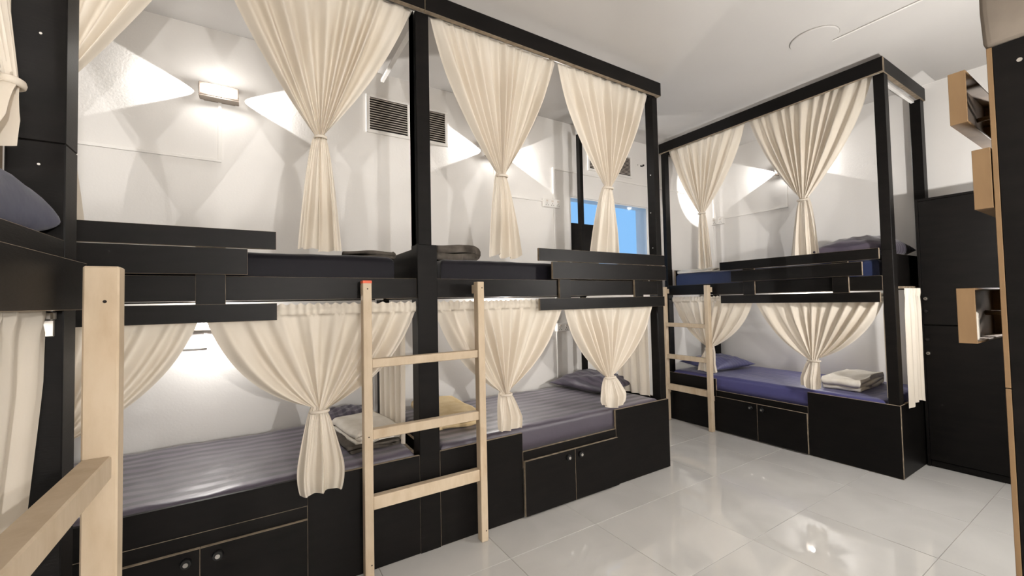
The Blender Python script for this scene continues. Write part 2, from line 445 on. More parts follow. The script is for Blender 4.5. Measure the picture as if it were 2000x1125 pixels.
def bunk(A, label, L=2.01, posts=((.0, .066, .0, .066), (1.94, 2.01, 1.94, 2.01)), cut=(.594, 1.406), kmid=None,
         guard=(.0, 1.26), mid=(0, 1.15), low=(.03, 1.26), battens=((.255, .35), (.985, 1.08)), midtop=1.607,
         zpan=(.540, .523), doors=2, rails=True, beam=(0, 2.01), endbeam=(True, True), ladder=None, group=None, rearpost=((.01, .08, 1), (1.93, 2.0, 1)),
         white_rail=None, ends=(True, True), front_board=False):
    B = empty('bunk_bed', A(L / 2, 0, 0), label, 'bunk bed', 'black bunk beds')
    def pt(name, u, v, z, thin=None, bev=.001, parent=None, mats=None):
        lo, hi = A(u[0], v[0], z[0]), A(u[1], v[1], z[1])
        if thin is None:
            return box(name, lo, hi, M['black'], parent or B, bev)
        ax = {'u': A.ua, 'v': A.va, 'z': 2}[thin]
        return board(name, lo, hi, ax, parent or B, bev, mats)
    V0 = .019
    # posts
    for (a, b, c, d) in posts:
        wide = (b - a) > .1
        pt('post', (a, b), (.0 if wide else V0, .10), (0.0, 1.675), bev=.002)
        pt('upper_post', (c, d), (.012 if wide else V0, .095), (1.675, BZ0), bev=.002)
    for (a, b, tall) in rearpost:
        pt('rear_post', (a, b), (DEP - (.10 if tall < 2 else .06), DEP - .01), (0, 1.377 if tall == 0 else BZ0), bev=.002)
    # top frame
    pt('top_beam', beam, (-.018, .012), (BZ0, BZ1), 'v')
    if endbeam[0]: pt('top_end_beam', (beam[0], beam[0] + .03), (.0125, DEP), (BZ0, BZ1), 'u')
    if endbeam[1]: pt('top_end_beam', (beam[1] - .03, beam[1]), (.0125, DEP), (BZ0, BZ1), 'u')
    u_in0 = posts[0][1] if posts else 0.0
    u_in1 = posts[-1][0] if len(posts) > 1 else L
    ra, rb = beam[0] + .03, beam[1] - .03
    # rods
    cyl('curtain_rod', A(ra, .055, BZ0 + .028), A(rb, .055, BZ0 + .028), .009, M['steel'], B, 12)
    cyl('curtain_rod', A(u_in0, .055, 1.333), A(u_in1, .055, 1.333), .008, M['steel'], B, 12)
    if white_rail is not None:
        a = white_rail
        pt('curtain_rail', (a, a + .022), (.10, DEP - .11), (BZ0 - .022, BZ0 - .0005)).data.materials[0] = M['white_plastic']
    # upper bed: rails, guard boards, battens, base
    pt('bed_rail', (u_in0 + .0005 if posts else 0, u_in1 - .0005), (V0, V0 + .018), (1.378, 1.486), 'v')
    pt('bed_rail', (.0, L), (DEP - .018, DEP - .0005), (1.378, 1.486), 'v')
    pt('guard_board', guard, (-.018, 0), (1.610, 1.692), 'v')
    pt('guard_board', mid, (-.018, 0), (1.492, midtop), 'v')
    pt('guard_board', low, (-.018, 0), (1.285, 1.363), 'v')
    for a, b in battens:
        pt('batten', (a, b), (.0003, .0187), (1.288, 1.688), 'v')
    pt('bed_base', (.02, L - .02), (V0 + .02, DEP - .02), (1.385, 1.402), 'z')
    if ends[0]: pt('end_board', (.0665 if posts and posts[0][1] < .1 else 0.05, .0845), (.101, DEP - .02), (1.403, 1.660), 'u')
    if ends[1]: pt('end_board', (L - .0845, L - .0665) if ends[1] is True else ends[1], (.101, DEP - .02), (1.403, 1.660), 'u')
    # lower box
    c0, c1 = cut
    pt('front_panel', (.0, c0), (-.0, .018), (.004, zpan[0]), 'v')
    pt('front_panel', (c1, L - (.0 if len(posts) > 1 and posts[-1][1] - posts[-1][0] < .1 else .055)), (-.0, .018), (.004, zpan[1]), 'v')
    pt('ledge_panel', (c0 + .0005, c1 - .0005), (.0, .018), (.30, .405), 'v')
    if front_board: pt('front_board', (c0 + .0005, c1 - .0005), (.0, .018), (.4065, .536), 'v', mats=[M['black'], M['black']])
    nd = doors
    ue = [c0 + .001 + (c1 - c0 - .002) * i / nd for i in range(nd + 1)]
    for i in range(nd):
        a, b = ue[i] + .0008, ue[i + 1] - .0008
        dr = pt('cupboard_door', (a, b), (-.022, -.003), (.012, .350), 'v')
        ku = b - .045 if i == 0 else a + .060
        if nd == 2:
            kp = A(ku, -.022, .306)
            d = -A.dv
            cyl('knob', kp - d * .001, kp + d * .018, .021, M['black_metal'], dr, 18, .017)
            cyl('knob_plate', kp + d * .0175, kp + d * .020, .009, M['steel'], dr, 12)
    pt('bed_base', (.02, L - .02), (.02, DEP - .02), (.385, .402), 'z')
    pt('end_panel', (.0, .018), (.0185, DEP), (.004, zpan[0]), 'u')
    pt('end_panel', (L - .018, L), (.101, DEP), (.004, zpan[1]), 'u')
    return B

bunk_M = bunk(A2, 'middle black bunk bed with plum striped sheet and closed cupboard doors, ending at the aisle',
     posts=((.0, .066, .0, .060), (1.955, 2.070, 1.981, 2.058)), L=2.01,
     guard=(.016, 1.26), beam=(-.005, 2.01), endbeam=(True, False), white_rail=2.015, ends=(True, (2.040, 2.058)), rearpost=((.045, .085, 2), (1.99, 2.06, 0)))
bunk_L = bunk(A1, 'left black bunk bed with plum striped sheet, partly behind the big pine ladder',
     posts=((.0, .066, .0, .066), (1.9565, 1.9565, 1.9565, 1.9565)), L=1.955,
     cut=(.594, 1.406), guard=(.016, 1.279), mid=(0, 1.168), low=(.03, 1.282), battens=((.255, .35), (.980, 1.086)),
     zpan=(.525, .525), beam=(0, 2.014), endbeam=(True, False), rearpost=((.01, .08, 1),), ends=(True, None), front_board=True)
bunk_R = bunk(AR, 'far right black bunk bed with blue sheet along the right wall',
     posts=((.006, .072, .006, .072), (1.965, 2.01, 1.965, 2.01)), guard=(.075, 1.325), mid=(.18, 1.214), low=(.079, 1.325),
     battens=((.275, .383), (1.0, 1.107)), cut=(.597, 1.42), white_rail=.045, midtop=1.598, zpan=(.530, .520), rearpost=((.01, .08, 1), (1.93, 2.0, 0)))
bunk_N = bunk(A3, 'nearest black bunk bed cut off at the left edge of the view',
     posts=((.0, .066, .0, .066), (1.94, 2.01, 1.94, 2.01)), guard=(.7, 1.9), mid=(.8, 1.9), low=(.7, 1.9),
     battens=((1.0, 1.1), (1.7, 1.8)), cut=(.65, 1.42), rearpost=((.01, .08, 0),), endbeam=(False, True))
# side rail fixed to the face of the nearest bunk, over its post
board('bed_rail', A3(.012, .0, 1.350), A3(.70, .018, 1.446), 0, bunk_N)

# bracket holding the rod of the nearest bunk
bk = box('rod_bracket', A3(.0665, .030, 1.300), A3(.072, .066, 1.352), M['steel'], bunk_N)
box('bracket_cap', A3(.072, .026, 1.331), A3(.094, .060, 1.349), M['steel'], bk, bev=.003)
cyl('screw', A3(.083, .043, 1.3488), A3(.083, .043, 1.350), .004, M['black_metal'], bk, 10)
for (p, q) in ((A3(.0672, .055, 1.63), A3(.0655, .055, 1.63)), (A3(.0672, .055, 1.885), A3(.0655, .055, 1.885))):
    cyl('screw', p, q, .0022, M['steel'], bunk_N, 10)
# rod brackets on the shared post of the row
for zz in (1.318, 1.352):
    box('rod_bracket', (.7645, 2.252, zz - .006), (.7695, 2.266, zz + .006), M['steel'], bunk_M, bev=.001)
for (x, y, z) in ((2.7765, 2.27, 2.36), (2.7765, 2.28, 2.05), (2.7765, 2.27, 1.76)):
    cyl('screw', (x - .002, y, z), (x + .001, y, z), .004, M['steel'], bunk_M, 10)

# ------------------------------------------------------------------ mattresses, pillows, blankets
def mattress(name, A, u, v, z, mat, label, group, seed=0, wrinkle=.004, hang=0.0):
    rnd = random.Random(seed)
    nu, nv = 56, 26
    bm = bmesh.new()
    R = .035
    ph = [rnd.uniform(0, 6.28) for _ in range(8)]
    def prof(i, n, ext):
        # maps i to (pos, edge factor): rounded edges
        return i
    cu, cv = (u[0] + u[1]) / 2, (v[0] + v[1]) / 2
    hu, hv = (u[1] - u[0]) / 2, (v[1] - v[0]) / 2
    # grid over top, with the rim folding down the sides
    def sample(a, b):
        # a,b in [-1.2,1.2]; beyond 1 => down the side
        def side(t, h):
            s = abs(t); sg = 1 if t >= 0 else -1
            if s <= 1:
                x = s * (h - R) ; d = 0
            else:
                x = h - R; d = s - 1
            return sg * x, d, sg
        x, dx, sx = side(a, hu); y, dy, sy = side(b, hv)
        ht = z[1] - z[0]
        drop = 0
        ang = min(1, max(dx, dy) / .1) * math.pi / 2 if max(dx, dy) > 0 else 0
        zz = z[1]
        if dx > 0: x += sx * R * math.sin(min(1, dx / .1) * math.pi / 2)
        if dy > 0: y += sy * R * math.sin(min(1, dy / .1) * math.pi / 2)
        m = max(dx, dy)
        if m > 0:
            zz -= R * (1 - math.cos(min(1, m / .1) * math.pi / 2))
            if m > .1: zz -= (m - .1) / .1 * (ht - R)
        return x, y, zz, m
    au = [-1.2, -1.15, -1.1, -1.075, -1.05, -1.025] + [-1 + 2 * i / nu for i in range(nu + 1)] + [1.025, 1.05, 1.075, 1.1, 1.15, 1.2]
    av = [-1.2, -1.15, -1.1, -1.075, -1.05, -1.025] + [-1 + 2 * i / nv for i in range(nv + 1)] + [1.025, 1.05, 1.075, 1.1, 1.15, 1.2]
    g = []
    for a in au:
        row = []
        for b in av:
            x, y, zz, m = sample(a, b)
            w = wrinkle * (math.sin(9 * x + 5 * y + ph[0]) * .5 + math.sin(23 * x - 14 * y + ph[1]) * .25 + math.sin(4 * x + 31 * y + ph[2]) * .3 + math.sin(41 * x + 12 * y + ph[3]) * .16)
            if m <= .05: zz += w
            p = A(cu + x, cv + y, zz)
            row.append(bm.verts.new(p))
        g.append(row)
    for i in range(len(au) - 1):
        for j in range(len(av) - 1):
            bm.faces.new((g[i][j], g[i + 1][j], g[i + 1][j + 1], g[i][j + 1]))
    # underside
    loop = [g[i][0] for i in range(len(au))] + [g[-1][j] for j in range(1, len(av))] + [g[i][-1] for i in range(len(au) - 2, -1, -1)] + [g[0][j] for j in range(len(av) - 2, 0, -1)]
    bm.faces.new(loop)
    base = A(cu, cv, z[0])
    o = finish(bm, name, mat, None, loc=base, smooth=True)
    tag(o, label, 'mattress', group)
    return o

G_L, G_U = 'lower bed mattresses', 'upper bed mattresses'
mattress('mattress', A1, (.045, 1.935), (.022, .925), (.403, .548), M['sheet_plum'], 'wide plum mattress with satin stripes, lower left bed by the pine ladder', G_L, 1, .006)
mattress('mattress', A2, (.090, 1.940), (.022, .925), (.403, .548), M['sheet_plum'], 'plum mattress with bold satin stripes on the middle lower bed', G_L, 2, .004)
mattress('mattress', AR, (.090, 1.930), (.022, .925), (.403, .548), M['sheet_blue'], 'blue violet mattress on the far right lower bed', G_L, 3, .003)
mattress('mattress', A3, (.090, 1.930), (.022, .925), (.403, .548), M['sheet_navy'], 'lower mattress of the nearest bunk, behind its cream curtain', G_L, 4)
mattress('mattress', A1, (.105, 1.850), (.078, .925), (1.403, 1.608), M['sheet_navy'], 'dark navy upper mattress over the left bed', G_U, 5, .003)
mattress('mattress', A2, (.105, 1.900), (.078, .925), (1.403, 1.608), M['sheet_navy'], 'dark navy upper mattress over the middle bed, right of the shared post', G_U, 6, .003)
mattress('mattress', AR, (.105, 1.900), (.078, .925), (1.403, 1.618), M['sheet_royal'], 'royal blue upper mattress of the far right bunk', G_U, 7, .003)
mattress('mattress', A3, (.105, 1.900), (.078, .925), (1.403, 1.440), M['sheet_navy'], 'upper mattress of the nearest bunk under a blue pillow', G_U, 8, .003)

def pillow(c, su, sv, h, mat, label, tilt=(0, 0, 0), seed=0, n=28, plump=.55):
    rnd = random.Random(seed)
    bm = bmesh.new()
    ph = [rnd.uniform(0, 6.28) for _ in range(4)]
    R = Matrix.Rotation(tilt[2], 4, 'Z') @ Matrix.Rotation(tilt[1], 4, 'Y') @ Matrix.Rotation(tilt[0], 4, 'X')
    grids = []
    for s in (1, -1):
        g = []
        for i in range(n + 1):
            row = []
            for j in range(n + 1):
                a = math.sin((-1 + 2 * i / n) * math.pi / 2); b = math.sin((-1 + 2 * j / n) * math.pi / 2)
                x = su / 2 * a * (1 - .09 * (1 - b * b)); y = sv / 2 * b * (1 - .09 * (1 - a * a))
                t = max(0, (1 - a ** 4)) ** plump * max(0, (1 - b ** 4)) ** plump * (1 - .5 * plump * a * a - .5 * plump * b * b)
                zz = s * h / 2 * t * (1 if s > 0 else .72)
                zz += .006 * t * math.sin(9 * a + 6 * b + ph[0]) + .005 * t * math.sin(15 * b - 7 * a + ph[1])
                edge = i in (0, n) or j in (0, n)
                if s == -1 and edge:
                    row.append(grids[0][i][j]); continue
                row.append(bm.verts.new(Vector(c) + R @ Vector((x, y, zz))))
            g.append(row)
        grids.append(g)
        for i in range(n):
            for j in range(n):
                q = (g[i][j], g[i + 1][j], g[i + 1][j + 1], g[i][j + 1])
                bm.faces.new(q if s > 0 else q[::-1])
    o = finish(bm, 'pillow', mat, None, loc=c, smooth=True)
    return tag(o, label, 'pillow', 'bed pillows')

pillow((2.61, 2.83, .612), .46, .68, .165, M['pillow_plum'], 'plum pillow with pointed corners at the right end of the middle bed', (0, math.radians(-6), math.radians(8)), 1)
pillow((4.42, 2.78, .615), .70, .45, .165, M['pillow_blue'], 'blue pillow at the head of the far right lower bed, behind the small ladder', (math.radians(5), 0, math.radians(-4)), 2)
pillow((4.42, 1.42, 1.712), .74, .48, .24, M['pillow_plum'], 'rounded dark violet pillow on the far right upper bed', (0, 0, 0), 3, plump=.42)
pillow((-.505, .915, 1.520), .385, .44, .20, M['pillow_navy'], 'large deep blue pillow on the nearest upper bed at the left edge', (0, 0, 0), 4, plump=.32)
pillow((.535, 3.005, .600), .34, .36, .11, M['pillow_plum'], 'dark pillow half hidden at the right end of the left lower bed', (0, 0, math.radians(-6)), 5)

def folded(name, c, w, d, layers, th, mat, label, cat, rotz=0, seed=0, group=None, jitter=.012, roll=False):
    """a cloth folded over itself: one ribbon running to and fro, rounded at the folds"""
    rnd = random.Random(seed)
    path = []      # centre line in (x, z) with thickness th
    hw = w / 2
    z = th / 2
    nseg = 18
    x_dir = 1
    ext = [hw - rnd.uniform(0, jitter * 2) for _ in range(layers + 1)]
    for l in range(layers):
        xs0, xs1 = -x_dir * ext[l], x_dir * ext[l + 1]
        for k in range(nseg + 1):
            t = k / nseg
            x = xs0 + (xs1 - xs0) * t
            path.append((x, z + .004 * math.sin(7 * x / w + l * 1.7 + seed)))
        if l < layers - 1:
            rr_ = th * .5
            for k in range(1, 7):
                a = -math.pi / 2 + math.pi * k / 7
                path.append((xs1 + x_dir * rr_ * math.cos(a) * 1.2, z + rr_ + rr_ * math.sin(a)))
            z += th
        x_dir = -x_dir
    pts = [Vector((x, 0, zz)) for x, zz in path]
    # ribbon outline
    up, dn = [], []
    t2 = th * .46
    for i, p in enumerate(pts):
        a = pts[max(0, i - 1)]; b = pts[min(len(pts) - 1, i + 1)]
        tg = (b - a).normalized()
        nn = Vector((-tg.z, 0, tg.x))
        up.append(p + nn * t2); dn.append(p - nn * t2)
    outline = up + dn[::-1]
    ny = 12
    R = Matrix.Rotation(rotz, 4, 'Z')
    bm = bmesh.new()
    rows = []
    for j in range(ny + 1):
        b = -1 + 2 * j / ny
        y = d / 2 * math.sin(b * math.pi / 2)
        sh = (1 - abs(b) ** 12 * .0)
        row = []
        for i, p in enumerate(outline):
            wob = .006 * math.sin(5 * b + i * .35 + seed) + .004 * math.sin(11 * b + p.z * 60)
            q = Vector((p.x + wob * .6, y + wob * (1 if abs(b) > .95 else .2), p.z + .004 * math.sin(6 * b + p.x * 9 + seed) * (p.z / max(z, .01))))
            row.append(bm.verts.new(Vector(c) + R @ q))
        rows.append(row)
    no = len(outline); h = no // 2
    for j in range(ny):
        for i in range(no):
            k = (i + 1) % no
            bm.faces.new((rows[j][i], rows[j][k], rows[j + 1][k], rows[j + 1][i]))
    for row in (rows[0], rows[-1]):
        for i in range(h - 1):
            bm.faces.new((row[i], row[i + 1], row[no - 2 - i], row[no - 1 - i]))
    o = finish(bm, name, mat, None, loc=c, smooth=True)
    return tag(o, label, cat, group)

folded('folded_towel', (.575, 2.60, .586), .26, .42, 3, .022, M['white_towel'], 'folded white towel stacked on a dark blanket, left lower bed behind the ladder', 'towel', math.radians(8), 1)
folded('folded_blanket', (.560, 2.59, .550), .30, .42, 2, .018, M['dark_blanket'], 'thin dark blanket lying under the white towel on the left lower bed', 'blanket', math.radians(4), 2)
folded('folded_blanket', (1.14, 2.73, .550), .30, .52, 3, .030, M['cream_blanket'], 'folded yellow cream blanket at the left end of the middle lower bed', 'blanket', math.radians(-3), 3)
folded('folded_blanket', (4.47, 1.55, .550), .60, .26, 3, .034, M['white_towel'], 'folded white blanket on the far right lower bed', 'blanket', math.radians(3), 4)
folded('folded_blanket', (1.08, 2.60, 1.610), .34, .40, 2, .050, M['dark_blanket'], 'rumpled dark grey folded blanket on the middle upper bed, right of the shared post', 'blanket', math.radians(2), 5, None, .03)
folded('folded_blanket', (.58, 2.62, 1.610), .30, .36, 2, .020, M['dark_blanket'], 'flat dark folded blanket on the left upper bed, left of the shared post', 'blanket', math.radians(-4), 6)
folded('folded_towel', (4.22, 2.80, 1.622), .30, .42, 2, .016, M['white_towel'], 'thin white towel on the far upper bed under the short curtain tail', 'towel', math.radians(3), 7)

# ------------------------------------------------------------------ curtains
def curtain(A, u0, u1, zt, uk, zk, wk, ub, zb, label, group, sag=(.25, .62), seed=0, nf=8, header=False, vp=.055, hide_top=0.0, depth=1.0, hem=.03, tail_pow=.6, taper=0.0, tailf=2.6, tdep=1.0, out=0.0):
    """tied curtain: gathered on a rod between u0..u1, bound at (uk, zk), tail spreading to ub=(l, r) at zb"""
    rnd = random.Random(seed * 13 + 5)
    nt_, nu_, nd_ = 150, 34, 22
    # irregular folds: cumulative phase
    knots = [0.0]
    while knots[-1] < nf: knots.append(knots[-1] + rnd.uniform(.65, 1.35))
    tot = knots[-1]
    amps = [rnd.uniform(.55, 1.25) for _ in range(len(knots) + 2)]
    wid = []
    acc = [0.0]
    for i in range(len(knots)):
        acc.append(acc[-1] + rnd.uniform(.6, 1.5))
    def fold(a):
        x = a * acc[-1]
        for i in range(len(acc) - 1):
            if x <= acc[i + 1] or i == len(acc) - 2:
                t = (x - acc[i]) / (acc[i + 1] - acc[i])
                return amps[i] * (.5 - .5 * math.cos(2 * math.pi * t)) - .45
        return 0
    sgn = 1 if u1 > u0 else -1
    bm = bmesh.new()
    rows = []
    H0 = .0
    top_rows = []
    if header:
        top_rows = [0, 1, 2, 3, 4, 5, 6]
    ph = [rnd.uniform(0, 6.28) for _ in range(8)]
    aa = [i / nt_ for i in range(nt_ + 1)]
    ff = [fold(a) for a in aa]
    fine = [math.sin(2 * math.pi * (nf * 2.7) * a + ph[0] + 2 * math.sin(9 * a + ph[1])) for a in aa]
    def put(a, i, v, u, z): return bm.verts.new(A(u, v, z))
    zs = zt
    if header:
        hh = .054
        for k in top_rows:
            t = k / 6
            row = []
            for i, a in enumerate(aa):
                env = math.sin(math.pi * t) * .010
                ruf = .006 * math.sin(2 * math.pi * nf * 3.3 * a + ph[2] + 3 * math.sin(13 * a)) * (1 if k < 2 else .6)
                zz = zt + hh * (1 - t) - hh * .5 + (.005 * fine[i] if k == 0 else 0)
                row.append(put(a, i, vp - env * .9 + ruf - .004, u0 + (u1 - u0) * a, zz))
            rows.append(row)
        zs = zt - hh * .5
    # upper fan
    for r in range(nu_ + 1):
        t = r / nu_
        row = []
        for i, a in enumerate(aa):
            tt = 2 * a - 1
            us = u0 + (u1 - u0) * a
            ke = uk + sgn * wk * (tt * .8 + .2 * math.sin(2 * math.pi * 2 * a + ph[3]))
            ze = zk + .010 * math.sin(5 * a + ph[4]) + .012 * abs(tt)
            side = abs(tt) ** 1.5
            cx = sag[0] * side + (1 - side) * .5
            cz = sag[1] * side + (1 - side) * .5
            cu_, cz_ = us + (uk - us) * cx, zs + (zk - zs) * cz
            u = (1 - t) ** 2 * us + 2 * t * (1 - t) * cu_ + t * t * ke
            z = (1 - t) ** 2 * zs + 2 * t * (1 - t) * cz_ + t * t * ze
            am = (.40 + .85 * min(1, t * 3)) * (1 - .82 * t ** 2.2)
            v = vp - depth * (.052 * am * ff[i] + .0020 * fine[i] * (1 - .6 * t)) 
            v += -t ** 2 * (.016 + .022 * math.cos(tt * math.pi / 2)) + .010 * t ** 3
            row.append(put(a, i, v, u, z))
        rows.append(row)
    # tail
    bl, br = ub
    phs = rnd.uniform(0, 6.28)
    nfold = tailf
    for r in range(1, nd_ + 1):
        t = r / nd_
        row = []
        for i, a in enumerate(aa):
            tt = 2 * a - 1
            ke = uk + sgn * wk * (tt * .8 + .2 * math.sin(2 * math.pi * 2 * a + ph[3]))
            w = t ** tail_pow * (1 - taper * max(0, (t - .62) / .38) ** 1.6)
            z_kn = zk + .010 * math.sin(5 * a + ph[4]) + .012 * abs(tt)
            f = .78 * math.sin(2 * math.pi * nfold * a + phs + .8 * math.sin(3 * a)) + .34 * math.sin(2 * math.pi * nfold * 2.4 * a + ph[7] + 1.5 * t)
            be = bl + (br - bl) * (a + .055 * math.sin(2 * math.pi * nfold * a + phs + 1.4) * math.sin(math.pi * a))
            u = ke + (be - ke) * w
            zend = zb + hem * .22 * (.5 + .5 * f) + hem * .9 * (math.sin(2.3 * a * math.pi + ph[5]) * .5 + .5) * abs(tt)
            z = z_kn + (zend - z_kn) * t
            amp = .008 + .034 * min(1, t * 1.6)
            v = vp - .024 * (1 - t) * math.cos(tt * math.pi / 2) - amp * f * depth * tdep - .006 - .0020 * fine[i] * (1 - t)
            v += .010 * t * math.sin(2 * math.pi * a + ph[6]) - out * min(1, t * 1.5)
            row.append(put(a, i, v, u, z))
        rows.append(row)
    for r in range(len(rows) - 1):
        for i in range(nt_):
            bm.faces.new((rows[r][i], rows[r][i + 1], rows[r + 1][i + 1], rows[r + 1][i]))
    base = A(uk, vp, zk)
    C = finish(bm, 'curtain', M['curtain'], None, loc=base, smooth=True)
    tag(C, label, 'curtain', group)
    # tie band round the gathers
    bm = bmesh.new()
    n, m = 28, 8
    ring = []
    ce = A(uk, vp - .022, zk - .004)
    for i in range(n):
        a = 2 * math.pi * i / n
        rowv = []
        for j in range(m):
            b = 2 * math.pi * j / m
            ru, rv = wk * 1.04 + .0045 * math.cos(b), .026 * depth + .0045 * math.cos(b)
            rowv.append(bm.verts.new(ce + A.du * (ru * math.cos(a)) + A.dv * (rv * math.sin(a)) + Vector((0, 0, .0075 * math.sin(b)))))
        ring.append(rowv)
    for i in range(n):
        for j in range(m):
            bm.faces.new((ring[i][j], ring[(i + 1) % n][j], ring[(i + 1) % n][(j + 1) % m], ring[i][(j + 1) % m]))
    finish(bm, 'tie_band', M['curtain'], C, smooth=True)
    return C

def uX(A, x): return (x - A.o.x) * A.du.x if A.ua == 0 else (x - A.o.y) * A.du.y
GU, GL = 'tied curtains of the upper beds', 'tied curtains of the lower beds'
ZT = 3.032
def cX(A, x0, x1, zt, xk, zk, wk, xb, zb, label, group, **kw):
    return curtain(A, uX(A, x0), uX(A, x1), zt, uX(A, xk), zk, wk, (uX(A, xb[0]), uX(A, xb[1])), zb, label, group, **kw)

# upper tier
cX(A1, -.17, .776, ZT, .290, 2.190, .026, (.185, .392), 1.616, 'large tied curtain of the left upper bed, hanging beside the shared post', GU, seed=1, sag=(.32, .50), nf=7, vp=.052, tdep=.62)
cX(A1, -1.10, -.19, ZT, -.66, 2.190, .026, (-.78, -.55), 1.616, 'left upper bed curtain, cut off behind the dark post at upper left', GU, seed=2, sag=(.40, .50), nf=7, vp=.052, tdep=.62)
cX(A2, .888, 1.815, ZT, 1.344, 2.145, .034, (1.250, 1.475), 1.620, 'tied curtain just right of the shared post on the middle upper bed', GU, seed=3, sag=(.27, .52), nf=9, vp=.052, tdep=.62, hem=.045)
cX(A2, 1.833, 2.775, ZT, 2.271, 2.185, .038, (2.080, 2.385), 1.640, 'tied curtain in front of the blue window on the middle upper bed', GU, seed=4, sag=(.25, .52), nf=9, vp=.052, tdep=.62, hem=.015)
cX(AR, 3.045, 2.170, ZT, 2.640, 2.235, .036, (2.725, 2.530), 1.640, 'narrow tied curtain at the far corner of the right upper bed', GU, seed=5, sag=(.28, .52), nf=8, vp=.052, tdep=.62, hem=.05)
cX(AR, 2.135, 1.195, ZT, 1.692, 2.170, .040, (1.825, 1.575), 1.625, 'wide tied curtain of the right upper bed, next to the near post', GU, seed=6, sag=(.25, .52), nf=9, vp=.052, tdep=.62, hem=.015)
# lower tier
cX(A1, -.175, .765, 1.330, .275, .842, .040, (.150, .400), .462, 'big tied curtain of the left lower bed, left of the middle ladder', GL, seed=7, sag=(.24, .76), nf=8, header=True, hem=.05, vp=.030, tail_pow=.75, taper=.38, tdep=.55, out=.080)
cX(A1, -1.10, -.195, 1.330, -.64, .842, .036, (-.76, -.52), .575, 'lower left curtain showing only its right half beside the big pine ladder', GL, seed=8, sag=(.24, .70), nf=8, header=True, vp=.030, tdep=.55, out=.06)
cX(A2, .890, 1.830, 1.330, 1.338, .775, .038, (1.235, 1.442), .555, 'tied curtain behind the right stile of the middle ladder', GL, seed=9, sag=(.26, .64), nf=9, header=True, hem=.03, vp=.050, taper=.3, tdep=.55, out=.062)
cX(A2, 1.838, 2.765, 1.330, 2.233, .780, .046, (2.065, 2.375), .560, 'tied curtain in front of the plum pillow on the middle lower bed', GL, seed=10, sag=(.26, .66), nf=9, header=True, hem=.04, vp=.050, taper=.35, tdep=.55, out=.062)
cX(AR, 3.045, 2.160, 1.330, 2.605, .820, .044, (2.730, 2.490), .575, 'tied curtain behind the small ladder of the right lower bed', GL, seed=11, sag=(.26, .66), nf=8, header=True, hem=.03, vp=.050, tdep=.55, out=.062)
cX(AR, 2.140, 1.190, 1.330, 1.660, .800, .046, (1.765, 1.578), .560, 'tied curtain above the folded white blanket on the right lower bed', GL, seed=12, sag=(.26, .70), nf=9, header=True, hem=.03, vp=.050, taper=.25, tdep=.55, out=.062)
# nearest bunk
cX(A3, 1.040, .25, ZT, 1.018, 1.735, .017, (1.036, .90), 1.612, 'upper curtain of the nearest bunk, tied beside its post at the left edge', 'curtains of the nearest bunk', seed=13, sag=(.1, .5), nf=6, vp=.072, depth=.5, hem=.02)

def drape(A, p0, p1, z0_, z1_, label, group, nf=7, amp=.018, seed=0, header=True, shrink=0.0, lean=0.0, ragged=.0):
    """untied curtain hanging straight from p0 to p1 (world xy)"""
    rnd = random.Random(seed + 77)
    p0, p1 = Vector((*p0, 0)), Vector((*p1, 0))
    t = (p1 - p0); nrm = Vector((-t.y, t.x, 0)).normalized()
    bm = bmesh.new(); nx, nz = 90, 26
    ph = [rnd.uniform(0, 6.28) for _ in range(5)]
    rows = []
    for k in range(nz + 1):
        b = k / nz
        row = []
        for i in range(nx + 1):
            a = i / nx
            f = math.sin(2 * math.pi * nf * a + ph[0] + 1.1 * math.sin(4 * a + ph[1]) + .5 * b)
            g = math.sin(2 * math.pi * nf * 2.6 * a + ph[2])
            env = .35 + .65 * min(1, b * 5)
            aa_ = .5 + (a - .5) * (1 - shrink * b) + lean * b
            zz = z0_ + (z1_ - z0_) * b + (ragged * math.sin(3.3 * a + ph[3]) * b)
            hd = 0
            if header and b < .06: hd = .006 * math.sin(2 * math.pi * nf * 3 * a + ph[4])
            row.append(bm.verts.new(p0 + t * aa_ + nrm * (amp * env * f + .004 * g * (1 - b) + hd) + Vector((0, 0, zz))))
        rows.append(row)
    for k in range(nz):
        for i in range(nx):
            bm.faces.new((rows[k][i], rows[k][i + 1], rows[k + 1][i + 1], rows[k + 1][i]))
    c = (p0 + p1) / 2 + Vector((0, 0, z0_))
    o = finish(bm, 'curtain', M['curtain'], None, loc=c, smooth=True)
    return tag(o, label, 'curtain', group)

GD = 'untied curtains'
drape(A1, (.735, 2.36), (.735, 2.90), 1.355, .552, 'straight cream curtain between the left and middle lower beds, left of the shared post', GD, 5, .016, 1)
drape(A2, (2.735, 2.30), (2.735, 2.64), 1.355, .556, 'straight cream curtain closing the right end of the middle lower bed', GD, 4, .014, 2)
drape(AR, (4.065, 1.072), (4.385, 1.072), 1.385, .515, 'straight cream curtain hanging outside the near end of the right bunk', GD, 4, .013, 3, ragged=.03)
drape(AR, (4.06, 1.205), (4.34, 1.205), 1.355, .556, 'straight cream curtain inside the near end of the right lower bed', GD, 4, .013, 4)
drape(A3, (-.330, 1.118), (-.328, .30), 1.366, .63, 'cream curtain gathered on the lower rod of the nearest bunk at the left edge', 'curtains of the nearest bunk', 7, .016, 5, shrink=.30, lean=.11)

